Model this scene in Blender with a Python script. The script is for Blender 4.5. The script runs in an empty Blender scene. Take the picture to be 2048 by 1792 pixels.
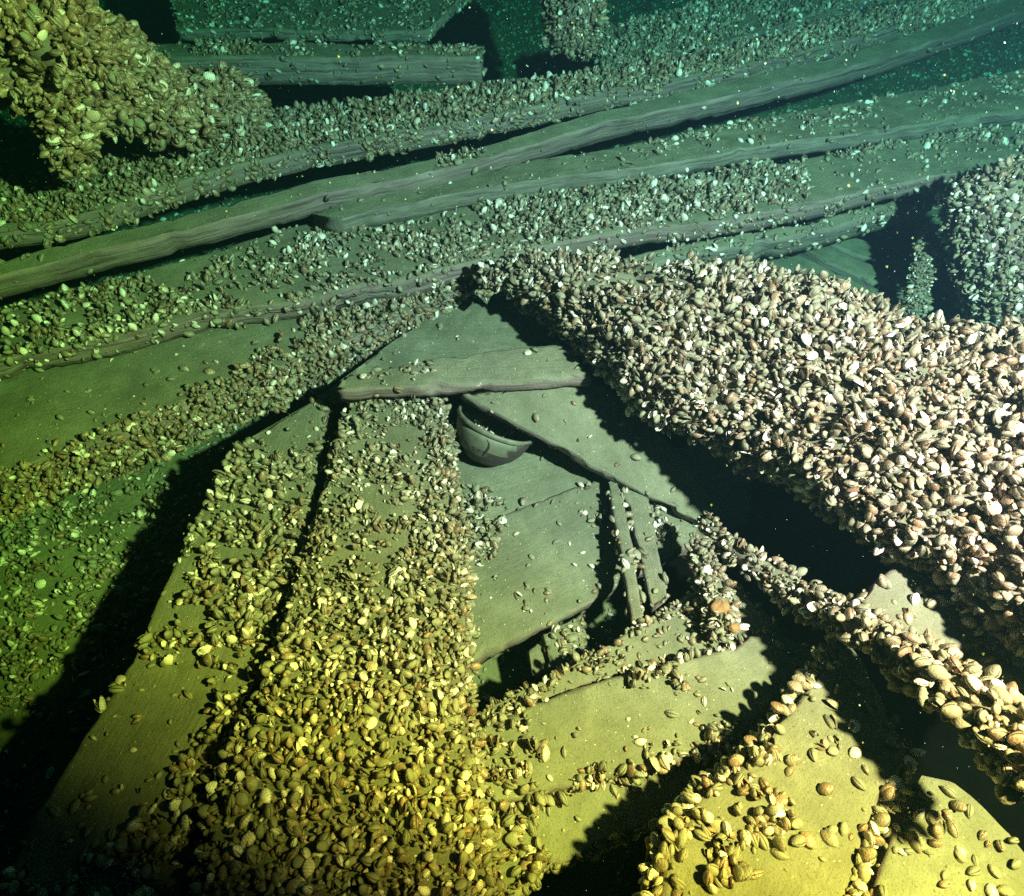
import bpy, math, random
import numpy as np
from mathutils import Vector, Matrix

# ------------------------------------------------------------------ camera
SC = bpy.context.scene
COL = SC.collection
PITCH = math.radians(52); H = 1.15; FPX = 1300.0          # picture units: 2048 x 1792
CAMP = np.array([0.0, 0.0, H])
FW = np.array([0, math.cos(PITCH), -math.sin(PITCH)])
RT = np.array([1.0, 0, 0])
UP = np.array([0, math.sin(PITCH), math.cos(PITCH)])
cam_d = bpy.data.cameras.new('camera')
cam_d.sensor_width = 36.0; cam_d.lens = 36.0 * FPX / 2048.0
cam_d.clip_start = 0.02; cam_d.clip_end = 100
cam = bpy.data.objects.new('camera', cam_d); COL.objects.link(cam)
cam.location = CAMP; cam.rotation_euler = (math.pi / 2 - PITCH, 0, 0)
cam_d.dof.use_dof = True; cam_d.dof.focus_distance = 1.25; cam_d.dof.aperture_fstop = 12.0
SC.camera = cam

# ------------------------------------------------------------------ water light: night-dark sky far above
world = bpy.data.worlds.new('World'); SC.world = world; world.use_nodes = True
wn = world.node_tree; bgn = wn.nodes['Background']
sky = wn.nodes.new('ShaderNodeTexSky'); sky.sky_type = 'NISHITA'; sky.sun_disc = False
sky.sun_elevation = math.radians(4); sky.sun_rotation = math.radians(60)
wn.links.new(sky.outputs[0], bgn.inputs[0]); bgn.inputs[1].default_value = 0.012

# the diver's video lamp, held out to the side of the camera
LAMP_OFF = (0.92, 0.25, -0.20)
LAMP_W = 450.0
LAMP_AIM = (1700, 420, 0.25)
EXPOSURE = 0.12
SC.view_settings.view_transform = 'Standard'; SC.view_settings.look = 'None'
SC.view_settings.exposure = EXPOSURE; SC.view_settings.gamma = 1.0
SC.view_settings.use_curve_mapping = False
SC.cycles.use_denoising = False
SC.cycles.max_bounces = 5; SC.cycles.volume_bounces = 0
SC.cycles.sample_clamp_indirect = 4.0

def ray(px, py):
    d = FW * FPX + RT * (px - 1024) + UP * (896 - py)
    return d
def at(px, py, z):
    d = ray(px, py); return CAMP + d * ((z - H) / d[2])
def project(P):
    q = np.asarray(P) - CAMP
    dep = q @ FW
    return 1024 + FPX * (q @ RT) / dep, 896 - FPX * (q @ UP) / dep, dep

ld = bpy.data.lights.new('dive_lamp', 'SPOT')
lo = bpy.data.objects.new('dive_lamp', ld); COL.objects.link(lo)
LP = CAMP + RT * LAMP_OFF[0] + UP * LAMP_OFF[1] + FW * LAMP_OFF[2]
lo.location = LP
aim = Vector(at(*LAMP_AIM) - LP)
lo.rotation_euler = aim.to_track_quat('-Z', 'Y').to_euler()
ld.energy = LAMP_W; ld.shadow_soft_size = 0.028
ld.spot_size = math.radians(122); ld.spot_blend = 0.30
ld.color = (1.0, 1.0, 1.0)
# a cheap LED head: neutral hot spot, yellow outer cone
ld.use_nodes = True
lt = ld.node_tree; le = lt.nodes['Emission']
ltc = lt.nodes.new('ShaderNodeTexCoord'); lsp = lt.nodes.new('ShaderNodeSeparateXYZ')
lt.links.new(ltc.outputs['Normal'], lsp.inputs[0])
lab = lt.nodes.new('ShaderNodeMath'); lab.operation = 'ABSOLUTE'; lt.links.new(lsp.outputs[2], lab.inputs[0])
lac = lt.nodes.new('ShaderNodeMath'); lac.operation = 'ARCCOSINE'; lt.links.new(lab.outputs[0], lac.inputs[0])
ldg = lt.nodes.new('ShaderNodeMath'); ldg.operation = 'DIVIDE'; ldg.inputs[1].default_value = math.radians(60); lt.links.new(lac.outputs[0], ldg.inputs[0])
lrp = lt.nodes.new('ShaderNodeValToRGB'); els = lrp.color_ramp.elements
while len(els) < 4: els.new(0.5)
for el, (p_, c_) in zip(els, [(0.0, (2.65, 0.95, 1.02)), (0.57, (2.72, 0.94, 0.92)), (0.76, (3.05, 0.98, 0.42)), (0.90, (3.25, 1.0, 0.17))]):
    el.position = p_; el.color = (*c_, 1)
lt.links.new(ldg.outputs[0], lrp.inputs[0]); lt.links.new(lrp.outputs[0], le.inputs[0])

# ------------------------------------------------------------------ numpy noise
def _h(ix, iy, iz, seed):
    n = (ix * 374761393 + iy * 668265263 + iz * 2147483647 + seed * 974634777) & 0xFFFFFFFF
    n = ((n ^ (n >> 13)) * 1274126177) & 0xFFFFFFFF
    n = ((n ^ (n >> 16)) * 2246822519) & 0xFFFFFFFF
    return ((n ^ (n >> 15)) & 0xFFFF) / 65535.0
def noise3(P, freq=1.0, seed=0):
    P = np.atleast_2d(np.asarray(P, float)) * freq + 1000.0
    i = np.floor(P).astype(np.int64); f = P - i; f = f * f * (3 - 2 * f)
    r = 0
    for dx in (0, 1):
        for dy in (0, 1):
            for dz in (0, 1):
                w = (f[:, 0] if dx else 1 - f[:, 0]) * (f[:, 1] if dy else 1 - f[:, 1]) * (f[:, 2] if dz else 1 - f[:, 2])
                r = r + w * _h(i[:, 0] + dx, i[:, 1] + dy, i[:, 2] + dz, seed)
    return r * 2 - 1
def fbm(P, freq, seed=0, octs=3):
    r = 0; a = 1.0
    for k in range(octs):
        r = r + a * noise3(P, freq * 2 ** k, seed + 17 * k); a *= 0.5
    return r

# ------------------------------------------------------------------ materials
def mat(name):
    m = bpy.data.materials.new(name); m.use_nodes = True
    nt = m.node_tree; return m, nt, nt.nodes['Principled BSDF']
def N(nt, t, **kw):
    n = nt.nodes.new(t)
    for k, v in kw.items(): setattr(n, k, v)
    return n
def ramp(nt, src, stops, interp='LINEAR'):
    r = N(nt, 'ShaderNodeValToRGB'); r.color_ramp.interpolation = interp
    e = r.color_ramp.elements
    while len(e) < len(stops): e.new(0.5)
    for el, (p, c) in zip(e, stops):
        el.position = p; el.color = (*c, 1) if len(c) == 3 else c
    nt.links.new(src, r.inputs[0]); return r.outputs[0]
def noise_node(nt, scale, detail=4, vec=None, rough=0.55):
    n = N(nt, 'ShaderNodeTexNoise'); n.inputs['Scale'].default_value = scale
    n.inputs['Detail'].default_value = detail; n.inputs['Roughness'].default_value = rough
    if vec is not None: nt.links.new(vec, n.inputs['Vector'])
    return n.outputs['Fac']
def mixc(nt, fac, a, b, mode='MIX'):
    m = N(nt, 'ShaderNodeMix', data_type='RGBA', blend_type=mode)
    for s, i in ((fac, 0), (a, 6), (b, 7)):
        if hasattr(s, 'links'): nt.links.new(s, m.inputs[i])
        else: m.inputs[i].default_value = s if i == 0 else ((*s, 1) if len(s) == 3 else s)
    return m.outputs[2]
def math_n(nt, op, a, b=None, clamp=False):
    m = N(nt, 'ShaderNodeMath', operation=op); m.use_clamp = clamp
    for i, s in enumerate((a, b)):
        if s is None: continue
        if hasattr(s, 'links'): nt.links.new(s, m.inputs[i])
        else: m.inputs[i].default_value = s
    return m.outputs[0]

SILT_A, SILT_B = (0.140, 0.146, 0.098), (0.205, 0.210, 0.142)
def timber_mat(name, wood_a, wood_b, silt_lo=0.45, silt_hi=0.8):
    m, nt, b = mat(name)
    geo = N(nt, 'ShaderNodeNewGeometry'); sep = N(nt, 'ShaderNodeSeparateXYZ')
    nt.links.new(geo.outputs['True Normal'], sep.inputs[0])
    tc = N(nt, 'ShaderNodeTexCoord'); pos = geo.outputs['Position']
    big = noise_node(nt, 9, 5, pos); fine = noise_node(nt, 330, 4, pos, 0.75)
    mp = N(nt, 'ShaderNodeMapping'); mp.inputs['Scale'].default_value = (6, 140, 1)
    nt.links.new(tc.outputs['UV'], mp.inputs[0])
    grain = noise_node(nt, 1.0, 6, mp.outputs[0], 0.65)
    wood = mixc(nt, ramp(nt, grain, [(0.35, (0, 0, 0)), (0.62, (1, 1, 1))]), wood_a, wood_b)
    mp2 = N(nt, 'ShaderNodeMapping'); mp2.inputs['Scale'].default_value = (1.6, 55, 1); nt.links.new(tc.outputs['UV'], mp2.inputs[0])
    crk = ramp(nt, noise_node(nt, 1.0, 5, mp2.outputs[0], 0.7), [(0.33, (1, 1, 1)), (0.41, (0, 0, 0))])
    wood = mixc(nt, math_n(nt, 'MULTIPLY', crk, 0.85), wood, (0.018, 0.014, 0.014))
    wood = mixc(nt, ramp(nt, noise_node(nt, 22, 5, pos, .7), [(0.50, (0, 0, 0)), (0.68, (0.8,) * 3)]), wood, (0.15, 0.15, 0.105))
    silt = mixc(nt, ramp(nt, big, [(0.35, (0, 0, 0)), (0.65, (1, 1, 1))]), SILT_A, SILT_B)
    speck = ramp(nt, fine, [(0.36, (1, 1, 1)), (0.46, (0, 0, 0))])
    silt = mixc(nt, math_n(nt, 'MULTIPLY', speck, 0.6), silt, (0.055, 0.062, 0.038))
    mid = noise_node(nt, 38, 6, pos, 0.7)
    silt = mixc(nt, ramp(nt, mid, [(0.42, (0, 0, 0)), (0.70, (0.55,) * 3)]), silt, (0.10, 0.105, 0.065))
    vor = N(nt, 'ShaderNodeTexVoronoi'); vor.inputs['Scale'].default_value = 150; nt.links.new(pos, vor.inputs['Vector'])
    vsep = N(nt, 'ShaderNodeSeparateColor'); nt.links.new(vor.outputs['Color'], vsep.inputs[0])
    fl = math_n(nt, 'MULTIPLY', math_n(nt, 'LESS_THAN', vor.outputs['Distance'], 0.13), math_n(nt, 'GREATER_THAN', vsep.outputs[0], 0.90))
    silt = mixc(nt, fl, silt, (0.62, 0.60, 0.50))
    nz = math_n(nt, 'ADD', sep.outputs[2], math_n(nt, 'MULTIPLY', math_n(nt, 'SUBTRACT', grain, 0.5), 0.5))
    nz = math_n(nt, 'ADD', nz, math_n(nt, 'MULTIPLY', math_n(nt, 'SUBTRACT', big, 0.5), 0.35))
    f = ramp(nt, nz, [(silt_lo, (0, 0, 0)), (silt_hi, (1, 1, 1))])
    nt.links.new(mixc(nt, f, wood, silt), b.inputs['Base Color'])
    b.inputs['Roughness'].default_value = 0.9; b.inputs['Specular IOR Level'].default_value = 0.15
    bp = N(nt, 'ShaderNodeBump'); bp.inputs['Strength'].default_value = 0.7; bp.inputs['Distance'].default_value = 0.005
    hgt = math_n(nt, 'ADD', math_n(nt, 'SUBTRACT', math_n(nt, 'MULTIPLY', grain, 0.7), math_n(nt, 'MULTIPLY', crk, math_n(nt, 'SUBTRACT', 1.0, f))), math_n(nt, 'ADD', math_n(nt, 'MULTIPLY', fine, 0.7), math_n(nt, 'MULTIPLY', mid, 0.8)))
    nt.links.new(hgt, bp.inputs['Height']); nt.links.new(bp.outputs[0], b.inputs['Normal'])
    return m
M_WOOD = timber_mat('silted_timber', (0.085, 0.062, 0.062), (0.26, 0.20, 0.185))
M_WOODG = timber_mat('grey_timber', (0.075, 0.068, 0.062), (0.22, 0.20, 0.17))

def shell_mat():
    m, nt, b = mat('mussel_shell')
    a = N(nt, 'ShaderNodeAttribute'); a.attribute_name = 'tone'
    s = N(nt, 'ShaderNodeSeparateColor'); nt.links.new(a.outputs['Color'], s.inputs[0])
    tone, along, slit = s.outputs[0], s.outputs[1], s.outputs[2]
    geo = N(nt, 'ShaderNodeNewGeometry'); pos = geo.outputs['Position']
    base = ramp(nt, tone, [(0.0, (0.075, 0.062, 0.040)), (0.30, (0.14, 0.115, 0.075)), (0.52, (0.21, 0.165, 0.11)), (0.66, (0.20, 0.125, 0.07)), (0.80, (0.36, 0.27, 0.18)), (0.90, (0.72, 0.66, 0.55)), (1.0, (0.85, 0.80, 0.72))])
    nz = noise_node(nt, 320, 3, pos)
    bands = math_n(nt, 'SINE', math_n(nt, 'MULTIPLY', math_n(nt, 'ADD', along, math_n(nt, 'MULTIPLY', nz, 0.16)), 42.0))
    bandf = ramp(nt, bands, [(0.30, (0, 0, 0)), (0.75, (1, 1, 1))])
    col = mixc(nt, math_n(nt, 'MULTIPLY', bandf, 0.40), base, (0.060, 0.042, 0.024))
    worn = math_n(nt, 'ADD', noise_node(nt, 95, 3, pos), math_n(nt, 'MULTIPLY', math_n(nt, 'SUBTRACT', 0.5, along), 0.16))
    col = mixc(nt, ramp(nt, worn, [(0.57, (0, 0, 0)), (0.70, (0.7,) * 3)]), col, (0.54, 0.44, 0.32))
    sep = N(nt, 'ShaderNodeSeparateXYZ'); nt.links.new(geo.outputs['Normal'], sep.inputs[0])
    dust = math_n(nt, 'ADD', math_n(nt, 'MULTIPLY', math_n(nt, 'ADD', math_n(nt, 'MULTIPLY', noise_node(nt, 60, 3, pos), 0.5), math_n(nt, 'MULTIPLY', noise_node(nt, 210, 4, pos, .7), 0.5)), 1.6), math_n(nt, 'MULTIPLY', tone, -1.1))
    dustf = math_n(nt, 'MULTIPLY', ramp(nt, dust, [(0.17, (0, 0, 0)), (0.38, (1, 1, 1))]), ramp(nt, sep.outputs[2], [(0.0, (0, 0, 0)), (0.6, (1, 1, 1))]))
    col = mixc(nt, math_n(nt, 'MULTIPLY', dustf, 0.85), col, (0.215, 0.215, 0.14))
    col = mixc(nt, ramp(nt, slit, [(0.35, (0, 0, 0)), (0.85, (1, 1, 1))]), col, (0.025, 0.02, 0.015))
    nt.links.new(col, b.inputs['Base Color'])
    nt.links.new(ramp(nt, dustf, [(0, (0.26,) * 3), (1, (0.72,) * 3)]), b.inputs['Roughness'])
    b.inputs['Specular IOR Level'].default_value = 0.6
    bp = N(nt, 'ShaderNodeBump'); bp.inputs['Strength'].default_value = 0.6; bp.inputs['Distance'].default_value = 0.0022
    nt.links.new(math_n(nt, 'ADD', noise_node(nt, 420, 3, pos), math_n(nt, 'MULTIPLY', bands, 0.05)), bp.inputs['Height'])
    nt.links.new(bp.outputs[0], b.inputs['Normal'])
    return m
M_SHELL = shell_mat()

def silt_ground_mat():
    m, nt, b = mat('seabed_silt')
    geo = N(nt, 'ShaderNodeNewGeometry'); pos = geo.outputs['Position']
    c = mixc(nt, ramp(nt, noise_node(nt, 6, 6, pos), [(0.35, (0, 0, 0)), (0.65, (1, 1, 1))]), (0.09, 0.10, 0.055), (0.17, 0.18, 0.10))
    c = mixc(nt, ramp(nt, noise_node(nt, 120, 4, pos), [(0.3, (0.7,) * 3), (0.42, (0, 0, 0))]), c, (0.05, 0.05, 0.03))
    nt.links.new(c, b.inputs['Base Color']); b.inputs['Roughness'].default_value = 0.95
    b.inputs['Specular IOR Level'].default_value = 0.1
    bp = N(nt, 'ShaderNodeBump'); bp.inputs['Strength'].default_value = 0.6; bp.inputs['Distance'].default_value = 0.006
    nt.links.new(noise_node(nt, 70, 6, pos), bp.inputs['Height']); nt.links.new(bp.outputs[0], b.inputs['Normal'])
    return m
M_BED = silt_ground_mat()

# ------------------------------------------------------------------ mesh helpers
def link_mesh(name, V, F, material, UV=None, smooth=True, parent=None):
    me = bpy.data.meshes.new(name)
    V = np.asarray(V, np.float32); F = np.asarray(F, np.int32)
    if F.ndim == 2:
        k = F.shape[1]
        me.vertices.add(len(V)); me.vertices.foreach_set('co', V.ravel())
        me.loops.add(F.size); me.loops.foreach_set('vertex_index', F.ravel())
        me.polygons.add(len(F)); me.polygons.foreach_set('loop_start', np.arange(0, F.size, k, dtype=np.int32))
        me.polygons.foreach_set('use_smooth', np.full(len(F), smooth))
    me.update(calc_edges=True)
    if UV is not None:
        uv = me.uv_layers.new(name='UVMap')
        uv.data.foreach_set('uv', np.asarray(UV, np.float32)[F.ravel()].ravel())
    me.materials.append(material); me.validate()
    o = bpy.data.objects.new(name, me); COL.objects.link(o)
    if parent: o.parent = parent
    return o
def tag(o, label=None, cat=None, group=None, kind=None):
    if label: o['label'] = label
    if cat: o['category'] = cat
    if group: o['group'] = group
    if kind: o['kind'] = kind
    return o

def curve(P, n):
    """Catmull-Rom through P sampled evenly by length."""
    P = np.asarray(P, float)
    if len(P) == 2: return P[0] + (P[1] - P[0]) * np.linspace(0, 1, n)[:, None]
    E = np.vstack([2 * P[0] - P[1], P, 2 * P[-1] - P[-2]])
    out = []
    for i in range(len(P) - 1):
        t = np.linspace(0, 1, 24, endpoint=False)[:, None]
        a, b, c, d = E[i:i + 4]
        out.append(0.5 * ((2 * b) + (c - a) * t + (2 * a - 5 * b + 4 * c - d) * t ** 2 + (3 * b - a - 3 * c + d) * t ** 3))
    out = np.vstack(out + [P[-1:]])
    L = np.r_[0, np.cumsum(np.linalg.norm(np.diff(out, axis=0), axis=1))]
    q = np.linspace(0, L[-1], n)
    return np.stack([np.interp(q, L, out[:, k]) for k in range(3)], 1)
def unit(v): return v / np.maximum(np.linalg.norm(v, axis=-1, keepdims=True), 1e-9)

HOSTS = []      # surfaces mussels can settle on
SEED = [11]
def settle(V, F, kind, **kw):
    HOSTS.append(dict(V=np.asarray(V, float), F=np.asarray(F), kind=kind, **kw))

def slab(name, A, B, thick=0.04, crown=0.0, rough=1.0, material=None, label=None, cat='plank', group=None,
         step=0.012, bevel=0.006, ragged=0.006, mussels=None, straight=False):
    """A plank or beam: far edge A and near edge B of its upper face (px, py, z), given real thickness below."""
    SEED[0] += 7; sd = SEED[0]
    A3 = [at(*p) for p in A]; B3 = [at(*p) for p in B]
    ln = max(np.linalg.norm(np.diff(np.array(A3), axis=0), axis=1).sum(), np.linalg.norm(np.diff(np.array(B3), axis=0), axis=1).sum())
    n = int(np.clip(ln / step, 8, 220))
    CA, CB = curve(A3, n), curve(B3, n)
    wmax = np.linalg.norm(CB - CA, axis=1).max()
    m = int(np.clip(wmax / step, 4, 60))
    hs = [-thick, -thick * 0.66, -thick * 0.33, -bevel]
    prof = [(0, h, 0) for h in hs]
    vs = np.linspace(0, 1, m + 1)
    e = min(0.2, bevel / max(wmax, 1e-3))
    vs[0] = e; vs[-1] = 1 - e
    prof += [(v, crown * (1 - (2 * v - 1) ** 2), 1) for v in vs]
    prof += [(1, h, 0) for h in hs[::-1]]
    K = len(prof)
    tang = unit(np.gradient((CA + CB) / 2, axis=0))
    W = CB - CA
    nr = unit(np.cross(tang, unit(W))); nr = nr * np.sign(nr[:, 2:3] + 1e-9)
    V = np.zeros((n, K, 3)); UVs = np.zeros((n, K, 2))
    s = np.linspace(0, 1, n)
    wl = np.linalg.norm(W, axis=1)
    arc = 0.0
    for k, (v, h, top) in enumerate(prof):
        V[:, k] = CA + W * v + nr * h
        UVs[:, k, 0] = s * ln; UVs[:, k, 1] = wl.mean() * v + (h if v > 0.5 else -h) * (0 if top else 1) + sd
    P = V.reshape(-1, 3)
    nrr = np.repeat(nr, K, 0); wr = np.repeat(unit(W), K, 0); tr = np.repeat(tang, K, 0)
    P = P + nrr * ((fbm(P, 6, sd, 3) * 0.0045 + fbm(P, 45, sd + 3, 2) * 0.0012) * rough)[:, None]
    P = P + wr * ((fbm(P, 7, sd + 5, 2) * 0.5 + fbm(P, 60, sd + 6, 2) * 0.5) * ragged)[:, None]
    chip = np.clip(fbm(P, 19, sd + 12, 3) - .25, 0, 1) * ragged * 3.2
    vv = np.tile(np.array([q[0] for q in prof]), n); P = P + wr * (np.where(vv < .12, chip, np.where(vv > .88, -chip, 0)))[:, None]
    # broken ends
    endw = np.zeros(n); q = min(3, n // 3)
    for i in range(q):
        endw[i] = -(1 - i / q); endw[-1 - i] = (1 - i / q)
    P = P + tr * (np.repeat(endw, K) * fbm(P, 30, sd + 9, 2) * ragged * 1.6)[:, None]
    idx = np.arange(n * K).reshape(n, K)
    kk = np.arange(K); k2 = (kk + 1) % K
    F = np.stack([idx[:-1][:, kk], idx[:-1][:, k2], idx[1:][:, k2], idx[1:][:, kk]], -1).reshape(-1, 4)
    topk = np.array([1 if (prof[k][2] and prof[(k + 1) % K][2]) else (2 if k < K - 1 else 3) for k in kk])
    kinds = np.tile(topk, n - 1)
    # end caps: rows of quads between mirrored profile points
    cap = []
    for row, flip in ((idx[0], 0), (idx[-1], 1)):
        for k in range(K // 2 - 1):
            f = [row[k], row[K - 1 - k], row[K - 2 - k], row[k + 1]]
            cap.append(f[::-1] if flip else f)
    F = np.vstack([F, np.array(cap)]); kinds = np.r_[kinds, np.full(len(cap), 2)]
    # outward orientation
    Pc = P.reshape(n, K, 3)
    f0 = F[(K * (n // 2)) + K // 2]
    fn = np.cross(P[f0[1]] - P[f0[0]], P[f0[2]] - P[f0[1]])
    if fn @ nr[n // 2] < 0: F = F[:, ::-1]
    o = link_mesh(name, P, F, material or M_WOOD, UVs.reshape(-1, 2))
    tag(o, label, cat, group, 'thing')
    if mussels: settle(P, F, kinds, **mussels)
    return o

def tube(name, C, radii, material=None, label=None, cat='timber', group=None, seg=20, rough=0.006, mussels=None, step=0.012, squash=1.0):
    SEED[0] += 7; sd = SEED[0]
    C3 = np.array([at(*p) for p in C])
    ln = np.linalg.norm(np.diff(C3, axis=0), axis=1).sum()
    n = int(np.clip(ln / step, 8, 160))
    c = curve(C3, n)
    r = np.interp(np.linspace(0, 1, n), np.linspace(0, 1, len(radii)), radii)
    t = unit(np.gradient(c, axis=0))
    up = np.array([0, 0, 1.0]) if abs(t[n // 2] @ np.array([0, 0, 1])) < 0.9 else np.array([0, 1.0, 0])
    x = unit(np.cross(t, up)); y = unit(np.cross(x, t))
    th = np.linspace(0, 2 * np.pi, seg, endpoint=False)
    V = c[:, None] + r[:, None, None] * (x[:, None] * np.cos(th)[None, :, None] + y[:, None] * np.sin(th)[None, :, None] * squash)
    P = V.reshape(-1, 3); ctr = np.repeat(c, seg, 0); out = unit(P - ctr)
    P = P + out * ((fbm(P, 14, sd, 3) * rough + fbm(P, 60, sd + 2, 2) * rough * 0.3))[:, None]
    idx = np.arange(n * seg).reshape(n, seg); j = np.arange(seg); j2 = (j + 1) % seg
    F = np.stack([idx[:-1][:, j], idx[:-1][:, j2], idx[1:][:, j2], idx[1:][:, j]], -1).reshape(-1, 4)
    cap = []
    for row, flip in ((idx[0], 0), (idx[-1], 1)):
        for k in range(seg // 2 - 1):
            f = [row[k], row[seg - 1 - k], row[seg - 2 - k], row[k + 1]]
            cap.append(f[::-1] if flip else f)
    F = np.vstack([F, np.array(cap)])
    f0 = F[seg * (n // 2)]
    fn = np.cross(P[f0[1]] - P[f0[0]], P[f0[2]] - P[f0[1]])
    if fn @ (P[f0[0]] - c[n // 2]) < 0: F = F[:, ::-1]
    UV = np.stack([np.repeat(np.linspace(0, ln, n), seg), np.tile(th * r.mean(), n)], 1)
    o = link_mesh(name, P, F, material or M_WOOD, UV)
    tag(o, label, cat, group, 'thing')
    if mussels: settle(P, F, np.full(len(F), 1), **mussels)
    return o

#@@SCENE
# ------------------------------------------------------------------ seabed
def seabed():
    n = 150
    g = np.linspace(-1, 1, n); g = np.sign(g) * (np.abs(g) ** 2.2)
    X, Y = np.meshgrid(g * 12, g * 12 + 1.2)
    P = np.stack([X.ravel(), Y.ravel(), np.full(X.size, -0.15)], 1)
    P[:, 2] += fbm(P, 2.2, 5, 3) * 0.03 + fbm(P, 14, 8, 2) * 0.006
    idx = np.arange(n * n).reshape(n, n)
    F = np.stack([idx[:-1, :-1], idx[:-1, 1:], idx[1:, 1:], idx[1:, :-1]], -1).reshape(-1, 4)
    o = link_mesh('seabed', P, F, M_BED); o['kind'] = 'structure'
    # mussels only where the bed shows
    c = P[F].mean(1); px, py, d = project(c)
    ok = (d > 0.1) & (px > -200) & (px < 2250) & (py > -100) & (py < 1900)
    settle(P, F[ok], np.full(ok.sum(), 1), host='the silty seabed', base=0.25, polys=[
        (0.55, [(-100, 1020), (330, 960), (420, 1000), (250, 1250), (100, 1400), (-100, 1500)])])
seabed()
def shade_sheet():  # added near-black sheet: paints shade into the hollows under beam and rope
    m, nt, b = mat('painted_shade_black'); geo = N(nt, 'ShaderNodeNewGeometry')
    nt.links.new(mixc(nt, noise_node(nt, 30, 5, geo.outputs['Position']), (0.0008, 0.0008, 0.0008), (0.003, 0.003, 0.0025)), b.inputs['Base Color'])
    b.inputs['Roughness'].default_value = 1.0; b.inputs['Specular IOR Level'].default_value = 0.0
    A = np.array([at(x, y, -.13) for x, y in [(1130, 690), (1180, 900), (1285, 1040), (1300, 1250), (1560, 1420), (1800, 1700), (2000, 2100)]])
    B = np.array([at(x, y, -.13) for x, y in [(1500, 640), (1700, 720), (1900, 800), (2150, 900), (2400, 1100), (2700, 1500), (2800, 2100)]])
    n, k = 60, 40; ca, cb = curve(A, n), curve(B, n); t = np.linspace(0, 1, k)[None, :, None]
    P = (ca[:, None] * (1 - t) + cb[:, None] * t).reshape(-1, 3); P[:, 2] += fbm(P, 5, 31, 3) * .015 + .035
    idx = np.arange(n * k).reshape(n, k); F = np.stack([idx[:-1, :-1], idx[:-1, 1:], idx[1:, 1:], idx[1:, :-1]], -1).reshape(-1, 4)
    o = link_mesh('painted_shade', P, F, m); o['kind'] = 'structure'
shade_sheet()

GP = 'fallen hull and deck planks of the wreck'
# ------------------------------------------------------------------ upper planks, farthest first
slab('hull_plank', [(330, -60, .31), (600, -55, .31), (960, -40, .31)], [(360, 62, .31), (600, 60, .31), (850, 66, .31)], .03,
     label='dim green plank at the far upper edge above the squared brown timber', group=GP,
     mussels=dict(host='the dim green plank', base=.3))
slab('hull_plank', [(300, 88, .36), (600, 82, .36), (965, 88, .36)], [(300, 118, .36), (600, 114, .36), (960, 114, .36)], .075,
     label='squared brown timber ending in a black gap beside the hanging mussel post', cat='timber', group=GP,
     mussels=dict(host='the squared brown timber', gold=.7, base=.45, side=.12, polys=[(.8, [(380, 60), (520, 60), (520, 130), (380, 130)])]))
slab('hull_plank', [(1180, 60, .28), (1500, -20, .28), (1800, -110, .28)], [(1210, 150, .28), (1500, 70, .28), (1850, -40, .28)], .04,
     label='dim mussel-dotted plank highest at the upper right of the planking', group=GP,
     mussels=dict(host='the highest dim plank', base=.55))
slab('hull_plank', [(-60, 340, .29), (150, 345, .29), (500, 235, .29), (900, 185, .29), (1250, 140, .29), (1600, 65, .29), (2150, -80, .29)],
     [(-60, 465, .29), (150, 432, .29), (500, 325, .29), (900, 250, .29), (1250, 178, .29), (1600, 105, .29), (2150, -40, .29)], .05, crown=.012,
     label='long plank thickly furred with brown mussels just above the bare curved timber', group=GP,
     mussels=dict(host='the furred long plank', gold=.7, base=.95, side=.5))
slab('hull_plank', [(-80, 540, .28), (300, 447, .28), (600, 370, .28), (900, 308, .28), (1200, 222, .28), (1500, 150, .28), (1800, 75, .28), (2150, -50, .28)],
     [(-80, 572, .27), (300, 480, .27), (600, 402, .27), (900, 338, .27), (1200, 250, .27), (1500, 182, .27), (1800, 105, .27), (2150, -15, .27)], .058, bevel=.012, rough=1.3, ragged=.004,
     label='long bare curved timber with green silt on top and clean brown front face', cat='timber', group=GP,
     mussels=dict(host='the bare curved timber', base=.012, side=.012, polys=[(.9, [(885, 320), (945, 300), (950, 370), (890, 385)]), (.25, [(0, 470), (90, 450), (120, 560), (0, 580)])]))
slab('hull_plank', [(620, 425, .235), (900, 352, .235), (1200, 300, .235), (1500, 238, .235), (1800, 185, .235), (2150, 115, .235)],
     [(680, 440, .235), (900, 388, .235), (1200, 345, .235), (1550, 290, .235), (1800, 255, .235), (2150, 205, .235)], .045, rough=1.5,
     label='grey-green plank with splintered dark front edge directly below the bare curved timber', group=GP, material=M_WOODG,
     mussels=dict(host='the splintered grey-green plank', base=.05, side=.04, polys=[(.45, [(1250, 270), (1560, 215), (1600, 240), (1280, 310)]), (.35, [(1500, 225), (1800, 190), (1780, 240), (1520, 270)]), (.3, [(1850, 180), (2048, 150), (2048, 240), (1850, 250)])]))
slab('hull_plank', [(-80, 640, .19), (300, 540, .19), (700, 420, .19), (1000, 385, .19), (1500, 330, .19), (2150, 225, .19)],
     [(-80, 735, .185), (200, 682, .185), (400, 632, .185), (650, 590, .185), (820, 558, .185), (1000, 512, .185), (1300, 458, .185), (1600, 412, .185), (1850, 358, .185), (2150, 320, .185)], .05, rough=1.5,
     label='wide mussel-strewn plank with a clean purplish front edge above the heavy beam', group=GP,
     mussels=dict(host='the wide strewn plank', base=.55, side=.3, polys=[
         (.04, [(300, 530), (700, 410), (760, 440), (300, 570)]), (.1, [(720, 410), (960, 400), (960, 440), (700, 470)]),
         (.95, [(960, 390), (1350, 350), (1560, 330), (1540, 400), (1250, 450), (1000, 470)]), (.12, [(1620, 330), (2048, 270), (2048, 350), (1600, 400)]),
         (.8, [(0, 600), (300, 560), (420, 590), (200, 680), (0, 730)])]))
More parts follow.
